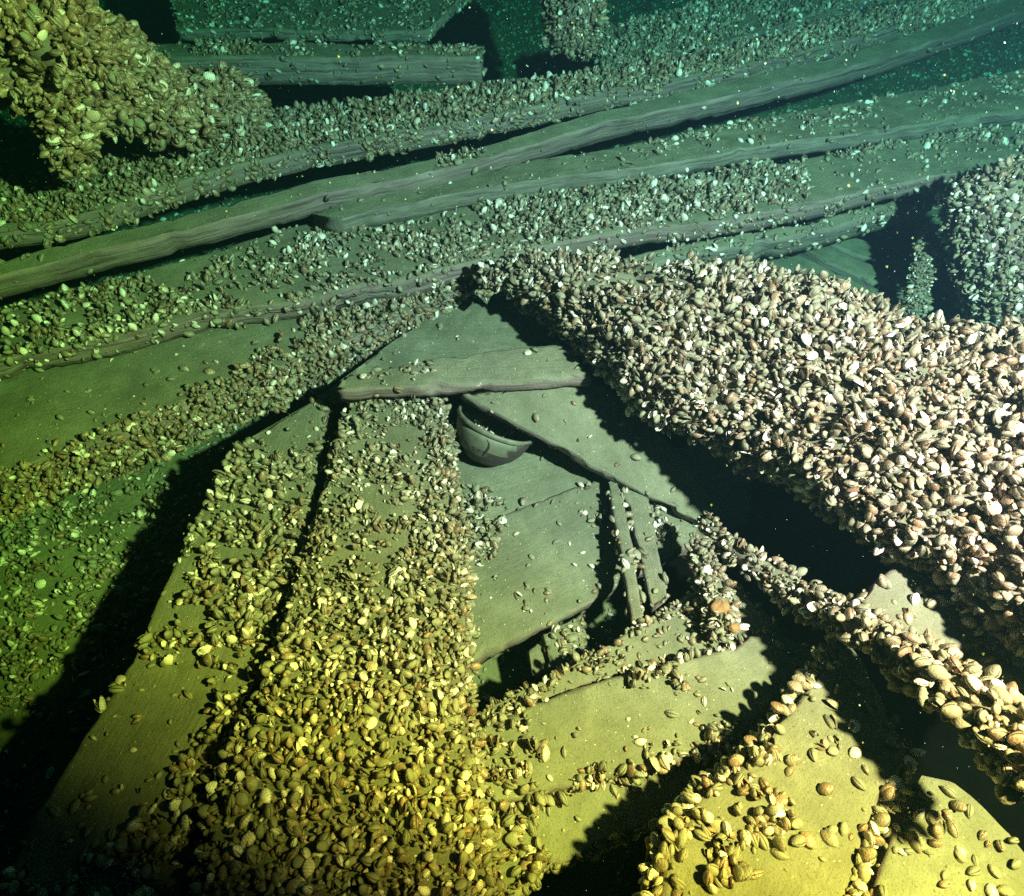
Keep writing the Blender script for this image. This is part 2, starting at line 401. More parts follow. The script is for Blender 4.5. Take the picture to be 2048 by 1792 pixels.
slab('hull_plank', [(-80, 755, .13), (300, 668, .13), (650, 600, .13), (905, 555, .13)],
     [(-80, 985, .12), (150, 905, .12), (400, 800, .12), (640, 705, .12), (850, 612, .12), (965, 565, .12)], .11, rough=1.2, bevel=.012,
     label='bare green plank end whose thick lower edge is crusted with brown mussels', group=GP,
     mussels=dict(host='the bare green plank end', gold=.7, base=.05, side=1.0, polys=[
         (1.0, [(650, 600), (980, 530), (980, 640), (640, 800), (560, 720)]), (.9, [(560, 700), (640, 690), (660, 800), (-80, 1080), (-80, 950), (170, 880), (420, 760)])]))
# ------------------------------------------------------------------ right-hand background
for lab, A_, B_ in (('nearest of three thin grey boards sunk behind the massive beam', [(1500, 462), (1641, 526), (1900, 642)], [(1470, 500), (1592, 555), (1850, 672)]),
                    ('middle of three thin grey boards sunk behind the massive beam', [(1560, 458), (1704, 513), (1960, 622)], [(1500, 456), (1644, 520), (1905, 637)]),
                    ('farthest of three thin grey boards, behind the short crusted stake', [(1650, 458), (1770, 495), (2050, 604)], [(1565, 455), (1711, 508), (1968, 617)])):
    slab('slat', [(x, y, -.085) for x, y in A_], [(x, y, -.085) for x, y in B_], .03, material=M_WOODG, label=lab, group='sunken boards behind the beam', cat='board')
slab('hull_plank', [(1120, 545, .10), (1400, 482, .10), (1640, 435, .10), (1870, 382, .10)], [(1130, 575, .09), (1400, 510, .09), (1640, 462, .09), (1872, 405, .09)], .075, rough=1.8, material=M_WOODG,
     label='rough grey timber tucked under the wide strewn plank', cat='timber', group=GP,
     mussels=dict(host='the rough grey timber', base=.35, side=.18))
tube('stake', [(1868, 455, .12), (1845, 540, .06), (1828, 625, -.02)], [.017, .021, .024], label='short upright stake crusted with small greenish mussels', cat='stake',
     mussels=dict(host='the short stake', base=.9, small=1))
tube('timber_post', [(1985, 350, .30), (2020, 470, .20), (2075, 620, .08)], [.10, .12, .13], label='rounded stump crusted with small mussels at the far right', cat='timber',
     mussels=dict(host='the dark stump', base=.97))
# ------------------------------------------------------------------ hanging and standing crusted timbers
tube('timber_post', [(1155, -90, .52), (1148, 20, .42), (1140, 100, .33)], [.085, .08, .065], label='mussel-covered post hanging down at the top middle', cat='timber',
     mussels=dict(host='the hanging post', base=1.0, gold=1, lump=1))
tube('frame_timber', [(-160, 20, .68), (60, 90, .63), (240, 160, .53), (400, 215, .41), (520, 235, .32)], [.10, .09, .075, .05, .028], label='broken frame timber buried in large yellow mussels in the upper corner', cat='timber',
     rough=.055, mussels=dict(host='the corner frame timber', base=1.0, big=1, gold=1, lump=1))
tube('frame_timber', [(150, 180, .55), (140, 260, .49), (150, 345, .41)], [.04, .036, .016], label='short mussel clump dangling below the yellow corner timber', cat='timber',
     rough=.015, mussels=dict(host='the dangling clump', base=1.0, big=1, gold=1, lump=1))
# ------------------------------------------------------------------ heavy beam
slab('beam_timber', [(975, 548, .18), (1150, 530, .235), (1300, 518, .27), (1530, 540, .31), (1700, 592, .35), (1850, 640, .38), (2048, 668, .42), (2250, 700, .46)],
     [(1010, 568, .17), (1140, 650, .21), (1290, 772, .25), (1450, 845, .27), (1600, 925, .30), (1750, 1035, .32), (1880, 1115, .33), (2048, 1235, .37), (2250, 1370, .41)], .09, crown=.055, bevel=.02, rough=3, ragged=.02,
     label='massive beam completely crusted with mussels and brightly lit', cat='timber',
     mussels=dict(host='the massive crusted beam', lump=1, gold=.12, base=1.0, side=1.0, polys=[(.35, [(1150, 560), (1330, 530), (1400, 560), (1200, 600)])]))
# ------------------------------------------------------------------ middle: triangle of planks round the bowl
slab('deck_plank', [(900, 603, .085), (1040, 603, .085)], [(640, 790, .085), (1160, 760, .085)], .03, ragged=.003,
     label='smooth silted triangular board at the apex under the beam', group=GP,
     mussels=dict(host='the triangular board', base=.02))
slab('deck_plank', [(690, 752, .16), (960, 702, .16), (1130, 683, .16)], [(680, 782, .16), (900, 772, .16), (1190, 750, .16)], .03, ragged=.006,
     label='short crosswise plank with a clean purple-brown front edge over the bowl', group=GP,
     mussels=dict(host='the crosswise plank', base=.03, polys=[(.5, [(820, 715), (880, 705), (880, 750), (820, 755)]), (.4, [(720, 740), (770, 735), (770, 765), (720, 765)])]))
slab('deck_plank', [(1190, 760, .12), (1250, 800, .10), (1360, 910, .055), (1450, 1030, .02)], [(925, 790, .13), (1000, 832, .118), (1100, 887, .08), (1210, 948, .045), (1412, 1050, .012)], .022, ragged=.006,
     label='tapering diagonal plank resting over the bowl rim and pointing at the rope', group=GP, material=M_WOODG,
     mussels=dict(host='the diagonal plank', base=.015))
slab('deck_plank', [(860, 830, -.02), (1260, 830, -.02)], [(880, 1095, -.02), (1000, 1036, -.02), (1195, 958, -.02), (1270, 925, -.02)], .03, ragged=.002,
     label='flat silted floorboard under the bowl', group=GP,
     mussels=dict(host='the floorboard under the bowl', base=.03, polys=[(.8, [(915, 960), (1010, 1000), (1000, 1100), (930, 1120)])]))
slab('deck_plank', [(880, 1090, -.012), (1000, 1031, -.012), (1200, 953, -.012), (1330, 900, -.012), (1500, 865, -.012)], [(880, 1362, -.015), (1000, 1300, -.015), (1250, 1166, -.015), (1340, 1115, -.015), (1500, 1040, -.015)], .03, ragged=.006,
     label='wide smooth floorboard between the bowl board and the dark holes', group=GP,
     mussels=dict(host='the wide floorboard', base=.035, polys=[(.7, [(915, 1000), (1010, 1030), (1000, 1110), (930, 1150)]), (.4, [(1140, 970), (1215, 955), (1240, 1060), (1180, 1050)]), (.6, [(1300, 960), (1410, 1020), (1400, 1080), (1320, 1060)]), (.35, [(1030, 1170), (1100, 1160), (1100, 1230), (1030, 1230)])]))
slab('slat', [(1214, 958, .02), (1240, 1100, .05), (1264, 1240, .08)], [(1236, 955, .02), (1264, 1090, .05), (1287, 1238, .08)], .018, ragged=.003, step=.008, bevel=.003,
     label='narrow bare slat leaning beside the wider split slat', cat='slat', group='leaning slats', mussels=dict(host='the narrow slat', base=.05, side=.3))
slab('slat', [(1242, 972, .015), (1276, 1095, .045), (1302, 1215, .075)], [(1300, 975, .015), (1312, 1080, .045), (1336, 1190, .075)], .018, ragged=.006, step=.008, bevel=.003,
     label='wider bare slat with a ragged edge right of the narrow slat', cat='slat', group='leaning slats', mussels=dict(host='the wider slat', base=.05, side=.2))
slab('wood_block', [(1056, 1296, -.03), (1078, 1285, -.03)], [(1076, 1352, -.03), (1116, 1342, -.03)], .03, step=.008, bevel=.003,
     label='small pale block standing in the dark gap', cat='block')
slab('wood_block', [(1086, 1270, -.02), (1160, 1235, -.02)], [(1112, 1342, -.02), (1178, 1300, -.02)], .03, step=.008, bevel=.003,
     label='mussel-dotted block bridging the two dark holes', cat='block', mussels=dict(host='the bridging block', base=.4))
# ------------------------------------------------------------------ left and centre deck planks
slab('deck_plank', [(478, 885, .07), (370, 1080, .09), (255, 1320, .12), (190, 1430, .14), (70, 1620, .16), (-40, 1850, .19)],
     [(655, 790, .07), (620, 1050, .09), (540, 1330, .12), (470, 1500, .14), (400, 1660, .16), (330, 1850, .19)], .05, ragged=.007,
     label='wide left deck plank with a bare silted outer edge and its lower end in darkness', group=GP,
     mussels=dict(host='the wide outer deck plank', base=.8, side=.15, polys=[
         (.04, [(480, 840), (660, 790), (640, 900), (560, 905)]), (.13, [(380, 1060), (420, 1070), (330, 1240), (400, 1290), (420, 1420), (330, 1600), (100, 1800), (0, 1700), (200, 1400), (280, 1230)]),
         (.6, [(290, 1260), (370, 1250), (370, 1340), (300, 1350)])]))
slab('deck_plank', [(700, 795, .10), (612, 1080, .125), (525, 1340, .16), (440, 1500, .18), (400, 1660, .20), (380, 1860, .23)],
     [(880, 785, .10), (908, 950, .12), (925, 1150, .14), (930, 1340, .16), (950, 1560, .19), (985, 1860, .23)], .09, ragged=.007, bevel=.024, crown=.006,
     label='broad central deck plank crowded with mussels and getting yellower toward the camera', group=GP,
     mussels=dict(host='the broad central deck plank', fit=.86, base=.74, side=.9, polys=[
         (.55, [(700, 800), (860, 800), (870, 1000), (660, 1000)]), (.95, [(590, 1160), (930, 1110), (930, 1340), (520, 1340)]), (1.0, [(520, 1330), (930, 1330), (1000, 1860), (380, 1860)]),
         (1.0, [(850, 800), (900, 800), (940, 1300), (890, 1300)])]))
# ------------------------------------------------------------------ near planks
slab('deck_plank', [(930, 1442, .07), (1000, 1402, .07), (1180, 1310, .07), (1330, 1225, .07), (1400, 1180, .07), (1480, 1165, .07)],
     [(945, 1475, .07), (1010, 1430, .07), (1180, 1365, .07), (1330, 1325, .07), (1430, 1300, .07), (1560, 1265, .07)], .05, step=.01,
     label='narrow ledge board edged with mussels along the dark holes', group=GP,
     mussels=dict(host='the narrow ledge board', base=.2, side=.7, small=1, polys=[(.75, [(940, 1440), (1200, 1300), (1400, 1180), (1420, 1200), (1210, 1330), (960, 1460)]), (.8, [(1330, 1190), (1480, 1160), (1460, 1240), (1340, 1250)])]))
slab('deck_plank', [(930, 1480, .095), (1010, 1432, .095), (1180, 1367, .095), (1330, 1327, .095), (1430, 1302, .095), (1530, 1262, .095), (1600, 1285, .095)],
     [(935, 1625, .09), (1100, 1585, .09), (1220, 1558, .09), (1340, 1530, .09), (1450, 1490, .09), (1560, 1400, .09), (1640, 1310, .09)], .06, step=.01,
     label='broad yellow-green plank with scattered single mussels below the ledge board', group=GP,
     mussels=dict(host='the broad scattered plank', base=.10, side=.7, polys=[
         (.85, [(930, 1460), (1060, 1420), (1080, 1520), (1080, 1640), (930, 1640)]), (.85, [(1270, 1320), (1370, 1310), (1400, 1380), (1350, 1400), (1270, 1390)]), (.75, [(1400, 1470), (1480, 1440), (1480, 1520), (1250, 1570), (1100, 1620), (1100, 1570)])]))
slab('deck_plank', [(900, 1610, .06), (1100, 1570, .06), (1300, 1525, .06), (1470, 1470, .06)],
     [(880, 1860, .06), (1060, 1770, .06), (1110, 1735, .06), (1300, 1645, .06), (1470, 1555, .06)], .05, step=.01,
     label='low yellow plank peeking out beneath the broad scattered plank', group=GP,
     mussels=dict(host='the low yellow plank', base=.06, side=.5, polys=[(.9, [(880, 1600), (1060, 1600), (1080, 1720), (1000, 1860), (880, 1860)])]))
slab('deck_plank', [(1732, 1200, .265), (1768, 1150, .265), (1828, 1132, .265), (1966, 1220, .265)], [(1740, 1212, .265), (1850, 1285, .265), (1905, 1300, .265), (1948, 1288, .265)], .06, step=.01,
     label='short bare plank end behind the crusted rope', group=GP, mussels=dict(host='the plank end behind the rope', base=.10, big=1, polys=[(.5, [(1820, 1120), (1990, 1200), (1960, 1260), (1850, 1190)])]))
slab('deck_plank', [(1985, 1225, .25), (2060, 1260, .25), (2200, 1330, .25)], [(1965, 1300, .25), (2040, 1365, .25), (2160, 1460, .25)], .05, step=.01,
     label='mussel-strewn plank end squeezed between the massive beam and the rope', group=GP, mussels=dict(host='the squeezed plank end', base=.5, big=1))
slab('deck_plank', [(1692, 1285, .17), (1620, 1375, .18), (1482, 1530, .20), (1362, 1632, .21), (1300, 1860, .23)],
     [(1725, 1335, .17), (1802, 1475, .18), (1812, 1525, .20), (1764, 1590, .205), (1736, 1680, .21), (1668, 1860, .23)], .06, ragged=.006,
     label='near wedge-shaped plank lined with big mussels on its outer edge', group=GP,
     mussels=dict(host='the near wedge plank', base=.10, side=.9, big=1, polys=[(.75, [(1650, 1310), (1700, 1300), (1640, 1390), (1500, 1560), (1440, 1600), (1470, 1520)]), (.6, [(1360, 1620), (1480, 1540), (1600, 1600), (1590, 1660), (1440, 1792), (1290, 1800)]), (.16, [(1540, 1400), (1760, 1420), (1750, 1510), (1560, 1510)])]))
slab('deck_plank', [(1840, 1548, .15), (1802, 1606, .152), (1776, 1690, .155), (1746, 1770, .16), (1712, 1880, .165)],
     [(1892, 1548, .165), (1978, 1622, .168), (2056, 1700, .17), (2126, 1780, .175), (2215, 1880, .18)], .06,
     label='nearest corner plank carrying a few long mussels', group=GP,
     mussels=dict(host='the nearest corner plank', base=.22, side=.15, big=1))
# ------------------------------------------------------------------ rope and stub
tube('rope', [(1402, 1035, .10), (1480, 1110, .13), (1600, 1190, .155), (1720, 1255, .245), (1850, 1340, .295), (1950, 1412, .325), (2120, 1560, .37)], [.012, .014, .017, .019, .023, .027, .033],
     label='thick rope thickly crusted with mussels slanting past the near planks', cat='rope', mussels=dict(host='the crusted rope', base=1.0, grow=(1400, .8, 2000, 1.15)))
tube('broken_peg', [(1398, 1085, .10), (1424, 1170, .10), (1446, 1262, .10)], [.02, .02, .016], label='crusted wooden peg lying beside the rope with orange growths', cat='peg',
     mussels=dict(host='the crusted peg', base=1.0, small=1))

# ------------------------------------------------------------------ bowl tipped under the diagonal plank
def bowl():
    root = bpy.data.objects.new('bowl', None); COL.objects.link(root)
    tag(root, 'grey-green stoneware bowl with a grooved rim and a crack tipped under the diagonal plank', 'bowl', None, 'thing')
    n = RT * .385 + UP * .86 - FW * .33; n = n / np.linalg.norm(n)
    C0 = at(995, 843, .060)
    x = unit(np.cross(n, FW)); y = np.cross(n, x)
    root.location = C0 - n * .088
    def lathe(name, prof, material, seg=72):
        V = []; r0 = np.array(root.location)
        for r, h in prof:
            for k in range(seg):
                a = 2 * math.pi * k / seg
                V.append(C0 + n * h + (x * math.cos(a) + y * math.sin(a)) * r - r0)
        m = len(prof); idx = np.arange(m * seg).reshape(m, seg); j = np.arange(seg); j2 = (j + 1) % seg
        F = np.stack([idx[:-1][:, j], idx[:-1][:, j2], idx[1:][:, j2], idx[1:][:, j]], -1).reshape(-1, 4)
        return link_mesh(name, V, F, material, parent=root)
    m, nt, b = mat('bowl_glaze')
    geo = N(nt, 'ShaderNodeNewGeometry'); pos = geo.outputs['Position']
    sp = N(nt, 'ShaderNodeSeparateXYZ'); nt.links.new(geo.outputs['True Normal'], sp.inputs[0])
    f = math_n(nt, 'ADD', sp.outputs[2], math_n(nt, 'MULTIPLY', math_n(nt, 'SUBTRACT', noise_node(nt, 70, 4, pos), 0.5), 0.5))
    silt = mixc(nt, ramp(nt, noise_node(nt, 40, 5, pos), [(.35, (0, 0, 0)), (.65, (1, 1, 1))]), (0.085, 0.095, 0.064), (0.14, 0.15, 0.10))
    nt.links.new(mixc(nt, ramp(nt, f, [(-0.0, (0, 0, 0)), (0.0, (0, 0, 0)), (0.12, (1, 1, 1))]), (0.04, 0.028, 0.03), silt), b.inputs['Base Color'])
    b.inputs['Roughness'].default_value = 0.6
    g = lathe('body', [(.0, -.084), (.034, -.084), (.036, -.090), (.043, -.090), (.048, -.083), (.066, -.068), (.079, -.047), (.085, -.027), (.0870, -.0135), (.0845, -.0122), (.0820, -.0122), (.079, -.034), (.066, -.058), (.042, -.073), (.0, -.076)], m)
    lathe('rim', [(.0830, -.0124), (.0880, -.0124), (.0912, -.0095), (.0918, -.004), (.0900, -.0003), (.0865, -.0003), (.0835, -.004), (.0830, -.0124)], m)
    # crack: a narrow dark split on the outside
    mc, ntc, bc = mat('crack_dark'); bc.inputs['Base Color'].default_value = (.012, .012, .012, 1); bc.inputs['Roughness'].default_value = .9
    V = []; r0 = np.array(root.location)
    bpx = [(974, 879, .7), (978, 887, 1.5), (977, 896, 2.4), (971, 904, 2.8), (966, 911, 1.4)]
    prof = [(.0870, -.0135), (.085, -.027), (.079, -.047), (.066, -.068), (.048, -.083)]
    pr = np.array(prof)
    def on_body(px, py):
        d = ray(px, py); d = d / np.linalg.norm(d); best = None
        for t in np.linspace(.9, 1.9, 1600):
            q = CAMP + d * t - C0; h = q @ n; r = np.linalg.norm(q - n * h)
            if -.083 < h < -.0135:
                rr = np.interp(-h, -pr[:, 1], pr[:, 0])
                if r <= rr: return CAMP + d * (t - .0012)
        return CAMP + d * 1.4
    for px, py, w in bpx:
        for sgn in (-1, 1): V.append(on_body(px + sgn * w, py + sgn * w * .3) - r0)
    nv = len(V); back = [v - unit(CAMP - (v + r0)) * .002 for v in V]
    F = [(2 * i, 2 * i + 1, 2 * i + 3, 2 * i + 2) for i in range(len(bpx) - 1)] + [(nv + 2 * i, nv + 2 * i + 2, nv + 2 * i + 3, nv + 2 * i + 1) for i in range(len(bpx) - 1)]
    F += [(2 * i, 2 * i + 2, nv + 2 * i + 2, nv + 2 * i) for i in range(len(bpx) - 1)] + [(2 * i + 1, nv + 2 * i + 1, nv + 2 * i + 3, 2 * i + 3) for i in range(len(bpx) - 1)]
    link_mesh('crack', V + back, F, mc, smooth=False, parent=root)
    # silted shells inside the bowl
    q = 10; gg = np.linspace(-.05, .05, q); X, Y = np.meshgrid(gg, gg)
    P = C0[None] - n * .036 + X.ravel()[:, None] * x + Y.ravel()[:, None] * y
    idx = np.arange(q * q).reshape(q, q); F = np.stack([idx[:-1, :-1], idx[:-1, 1:], idx[1:, 1:], idx[1:, :-1]], -1).reshape(-1, 4)
    fn = np.cross(P[F[0][1]] - P[F[0][0]], P[F[0][2]] - P[F[0][1]])
    if fn @ n < 0: F = F[:, ::-1]
    settle(P, F, np.full(len(F), 1), host='the inside of the bowl', base=.6, small=1)
bowl()

# ------------------------------------------------------------------ orange sponges on the peg
def sponge_mat():
    m, nt, b = mat('orange_sponge')
    geo = N(nt, 'ShaderNodeNewGeometry')
    nt.links.new(mixc(nt, noise_node(nt, 90, 5, geo.outputs['Position']), (0.20, 0.105, 0.04), (0.30, 0.17, 0.07)), b.inputs['Base Color'])
    b.inputs['Roughness'].default_value = .8
    bp = N(nt, 'ShaderNodeBump'); bp.inputs['Distance'].default_value = .002; bp.inputs['Strength'].default_value = .6
    nt.links.new(noise_node(nt, 240, 4, geo.outputs['Position']), bp.inputs['Height']); nt.links.new(bp.outputs[0], b.inputs['Normal'])
    return m
M_SP = sponge_mat()
def sponge(px, py, z, r, label):
    import bmesh
    bm = bmesh.new(); bmesh.ops.create_icosphere(bm, subdivisions=4, radius=1.0)
    P = np.array([v.co[:] for v in bm.verts]); F = np.array([[v.index for v in f.verts] for f in bm.faces]); bm.free()
    P = P * (1 + 0.16 * fbm(P + px, 1.6, 3, 3))[:, None] * np.array([1, .85, .75]) * r
    c = at(px, py, z); o = link_mesh('sponge', P, F, M_SP); o.location = c
    tag(o, label, 'sponge', 'orange sponges on the crusted peg', 'thing')
sponge(1441, 1216, .125, .0165, 'larger orange-brown sponge lump on the crusted peg')
sponge(1467, 1256, .125, .0095, 'smaller bright orange sponge lump at the foot of the crusted peg')

# ------------------------------------------------------------------ silt specks adrift in the water
def marine_snow():
    r = np.random.default_rng(77); n = 2600
    px = r.uniform(-100, 2150, n); py = r.uniform(-100, 1900, n); dep = r.uniform(.35, 1.5, n) ** 1.0
    d = (FW[None] * FPX + RT[None] * (px - 1024)[:, None] + UP[None] * (896 - py)[:, None]) / FPX
    C = CAMP + d * dep[:, None]
    T = np.array([[1, 0, 0], [-1, 0, 0], [0, 1, 0], [0, -1, 0], [0, 0, 1], [0, 0, -1]], float)
    TF = np.array([[0, 2, 4], [2, 1, 4], [1, 3, 4], [3, 0, 4], [2, 0, 5], [1, 2, 5], [3, 1, 5], [0, 3, 5]])
    s = r.lognormal(math.log(.00034), .5, n)
    P = (C[:, None] + T[None] * s[:, None, None] * r.uniform(.6, 1.4, (n, 6, 1))).reshape(-1, 3)
    F = (TF[None] + (np.arange(n) * 6)[:, None, None]).reshape(-1, 3)
    m, nt, b = mat('silt_speck'); b.inputs['Base Color'].default_value = (.28, .55, .58, 1); b.inputs['Roughness'].default_value = .9
    o = link_mesh('silt_specks', P, F, m); tag(o, 'fine pale specks drifting in the water', 'specks', kind='stuff')
marine_snow()
#@@MUSSELS
# ------------------------------------------------------------------ mussels
rng = np.random.default_rng(5)
def shell_template(rings, seg):
    xs = np.array(rings)
    th = np.array(seg)
    w = 0.36 * np.sin(np.pi * xs ** 1.05) ** 0.62
    t = 0.25 * np.sin(np.pi * xs ** 0.88) ** 0.75
    V = []; att = []
    for x, ww, tt in zip(xs, w, t):
        for a in th:
            g = math.exp(-(min(abs(a), abs(2 * math.pi - a)) / 0.2) ** 2) + math.exp(-((a - math.pi) / 0.2) ** 2)
            V.append((x - 0.35, tt * math.sin(a), ww * math.cos(a) * (1 - 0.2 * g) - 0.12 * (x - 0.5) ** 2))
            att.append((x, g))
    k = len(th); V.insert(0, (-0.35, 0, -0.03)); att.insert(0, (0, 0.3)); V.append((0.65, 0, -0.03)); att.append((1, 0.8))
    F = []
    for i in range(len(xs) - 1):
        for j in range(k):
            a = 1 + i * k + j; b = 1 + i * k + (j + 1) % k
            F.append((a, b, b + k, a + k))
    for j in range(k):
        F.append((0, 1 + (j + 1) % k, 1 + j, 0)); e = len(V) - 1; a = 1 + (len(xs) - 1) * k
        F.append((e, a + j, a + (j + 1) % k, e))
    Fq = [f for f in F if len(set(f)) == 4]; Ft = [f[:3] for f in F if len(set(f)) == 3]
    tri = [(a, b, c) for a, b, c, d in Fq] + [(a, c, d) for a, b, c, d in Fq] + Ft
    V = np.array(V); tri = np.array(tri)
    n = np.cross(V[tri[:, 1]] - V[tri[:, 0]], V[tri[:, 2]] - V[tri[:, 0]]); c = V[tri].mean(1) - np.array([0.1, 0, 0])
    if (n * c).sum(1).mean() < 0: tri = tri[:, ::-1]
    return V, tri, np.array(att)
ANG_HI = [0, .2, .5, 1.0, 1.57, 2.2, 2.75, math.pi, 3.53, 4.08, 4.71, 5.28, 5.78, 6.08]
ANG_LO = [0, .35, 1.2, 2.3, math.pi, 3.98, 5.08, 5.93]
HI = shell_template([.05, .16, .32, .5, .68, .84, .95], ANG_HI)
LO = shell_template([.08, .3, .58, .85, .96], ANG_LO)

def valve_template(gape):
    xs = np.array([.04, .14, .3, .5, .7, .86, .96]); us = np.linspace(-1, 1, 7)
    w = 0.34 * np.sin(np.pi * xs ** 0.78) ** 0.55; hh = 0.22 * np.sin(np.pi * xs ** 0.7) ** 0.65
    V, A = [], []
    for lay, sc in ((0, 1.0), (1, .86)):
        for x, ww, h in zip(xs, w, hh):
            for u in us:
                x2 = x if lay == 0 else .5 + (x - .5) * .93
                V.append((x2 - .35, ww * sc * u, h * sc * math.sqrt(max(0, 1 - u * u)) + (0 if lay else 0)))
                A.append((x, 0.0 if lay == 0 else -.2))
    m, k = len(xs), len(us); F = []
    def g(l, i, j): return l * m * k + i * k + j
    for i in range(m - 1):
        for j in range(k - 1):
            F += [(g(0, i, j), g(0, i + 1, j), g(0, i + 1, j + 1)), (g(0, i, j), g(0, i + 1, j + 1), g(0, i, j + 1))]
            F += [(g(1, i, j), g(1, i + 1, j + 1), g(1, i + 1, j)), (g(1, i, j), g(1, i, j + 1), g(1, i + 1, j + 1))]
        for j in (0, k - 1):
            q = [g(0, i, j), g(1, i, j), g(1, i + 1, j), g(0, i + 1, j)]
            if j == 0: q = q[::-1]
            F += [(q[0], q[1], q[2]), (q[0], q[2], q[3])]
    for i, fl in ((0, 0), (m - 1, 1)):
        for j in range(k - 1):
            q = [g(0, i, j), g(0, i, j + 1), g(1, i, j + 1), g(1, i, j)]
            if fl: q = q[::-1]
            F += [(q[0], q[1], q[2]), (q[0], q[2], q[3])]
    V = np.array(V); F = np.array(F); A = np.clip(np.array(A), 0, 1)
    if gape:
        a = math.radians(gape); V2 = V * np.array([1, 1, -1]); F2 = F[:, ::-1] + len(V)
        def rot(P, s):
            x = P[:, 0] + .35; z = P[:, 2]
            return np.stack([x * math.cos(s) - z * math.sin(s) - .35, P[:, 1], x * math.sin(s) + z * math.cos(s)], 1)
        V = np.vstack([rot(V, a), rot(V2, -a)])[:, [0, 2, 1]]; F = np.vstack([F, F2])[:, ::-1]; A = np.vstack([A, A])
    return V, F, A
VALVE = valve_template(0); GAPE = valve_template(13)

def inside(poly, x, y):
    poly = np.asarray(poly, float); r = np.zeros(len(x), bool); j = len(poly) - 1
    for i in range(len(poly)):
        xi, yi = poly[i]; xj, yj = poly[j]
        c = ((yi > y) != (yj > y)) & (x < (xj - xi) * (y - yi) / (yj - yi + 1e-12) + xi)
        r ^= c; j = i
    return r
FULL = 21000.0
rec = []
for hi_, h in enumerate(HOSTS):
    V, F, kind = h['V'], h['F'], h['kind']
    a, b, c, d = (V[F[:, k]] for k in range(4))
    n = np.cross(c - a, d - b); ar = np.linalg.norm(n, axis=1) / 2; n = unit(n)
    ar[kind == 3] = 0
    cen = (a + b + c + d) / 4
    px, py, dep = project(cen)
    vis = (dep > .15) & (px > -160) & (px < 2210) & (py > -160) & (py < 1960)
    facing = ((CAMP - cen) * n).sum(1) > -0.25 * np.linalg.norm(CAMP - cen, axis=1)
    ar = np.where(vis & facing, ar, 0)
    tot = ar.sum()
    if tot <= 0: continue
    M = rng.poisson(tot * FULL * (1.5 if h.get('small') else 1))
    pick = rng.choice(len(F), M, p=ar / tot)
    u, v = rng.random(M)[:, None], rng.random(M)[:, None]
    P = (a[pick] * (1 - u) + b[pick] * u) * (1 - v) + (d[pick] * (1 - u) + c[pick] * u) * v
    nn = n[pick]; kd = kind[pick]
    px, py, dep = project(P)
    jx = px + 28 * fbm(P, 22, 3, 2); jy = py + 28 * fbm(P, 22, 4, 2)
    dens = np.where(kd == 1, h['base'], h.get('side', h['base']))
    for val, poly in h.get('polys', []):
        ins = inside(poly, jx, jy) & (kd == 1)
        dens = np.where(ins, val, dens)
    dens = np.where(dens < .5, dens * .62, dens)
    clump = 0.5 + 0.9 * fbm(P, 26, 40 + hi_, 2)
    p = dens * np.where(dens > 0.85, 1.0, np.clip(0.15 + 1.5 * clump, 0, 1.6))
    keep = rng.random(M) < p
    P, nn, dep, px, py, dens, kd = (q[keep] for q in (P, nn, dep, px, py, dens, kd))
    M = len(P)
    size = np.clip(rng.lognormal(math.log(0.0120), 0.42, M), 0.005, 0.025)
    if h.get('big'): size = np.minimum(size * (1.5 if h.get('gold') else 1.3), .030 if h.get('gold') else .0235)
    if h.get('small'): size *= 0.8
    if h.get('fit'): size *= h['fit']
    if h.get('grow'): size *= np.interp(px, h['grow'][::2], h['grow'][1::2])
    local = np.clip(dens, 0, 1)
    tilt = np.abs(rng.normal(0, 1, M)) * np.where(local > .5, 0.95, 0.3)
    rec.append(dict(lump=np.full(M, 1.0 if h.get('lump') else 0.0), gold=np.full(M, float(h.get('gold', 0))), P=P, n=nn, size=size, tilt=np.clip(tilt, 0, 1.45), host=np.full(M, hi_), dep=dep, px=px, py=py, dens=local))
R = {k: np.concatenate([r[k] for r in rec]) for k in rec[0]}
M = len(R['P'])
fld = np.stack([fbm(R['P'], 30, 201 + q, 2) for q in range(3)], 1)
t0 = rng.normal(size=(M, 3)) * .55 + unit(fld) * .9; t0 = unit(t0 - R['n'] * (t0 * R['n']).sum(1, keepdims=True))
ax = unit(t0 * np.cos(R['tilt'])[:, None] + R['n'] * np.sin(R['tilt'])[:, None])
zz = unit(R['n'] - ax * (R['n'] * ax).sum(1, keepdims=True) + 1e-6)
yy = np.cross(zz, ax)
roll = np.where(rng.random(M) < .5, rng.normal(0, .7, M), rng.uniform(-math.pi, math.pi, M))
z2 = zz * np.cos(roll)[:, None] + yy * np.sin(roll)[:, None]; y2 = np.cross(z2, ax)
sx = R['size']; sy = sx * rng.uniform(.85, 1.15, M); sz = sx * rng.uniform(.85, 1.2, M)
lift = R['size'] * (0.06 + 0.26 * np.sin(R['tilt'])) + R['size'] * np.where(R['dens'] > .7, rng.random(M) * .35, 0) + np.where(R['lump'] > 0, np.clip(fbm(R['P'], 17, 91, 2), 0, 1) * .016, 0)
org = R['P'] + R['n'] * lift[:, None]
rt = rng.random(M)
tone = np.where(rt < .64, rng.uniform(0, .55, M), np.where(rt < .85, rng.uniform(.5, .8, M), rng.uniform(.84, 1.0, M)))
tone = np.where((R['gold'] > 0) & (rng.random(M) < .75 * R['gold']), rng.uniform(.50, .78, M), tone)
MAT = np.stack([ax * sx[:, None], y2 * sy[:, None], z2 * sz[:, None]], 2)

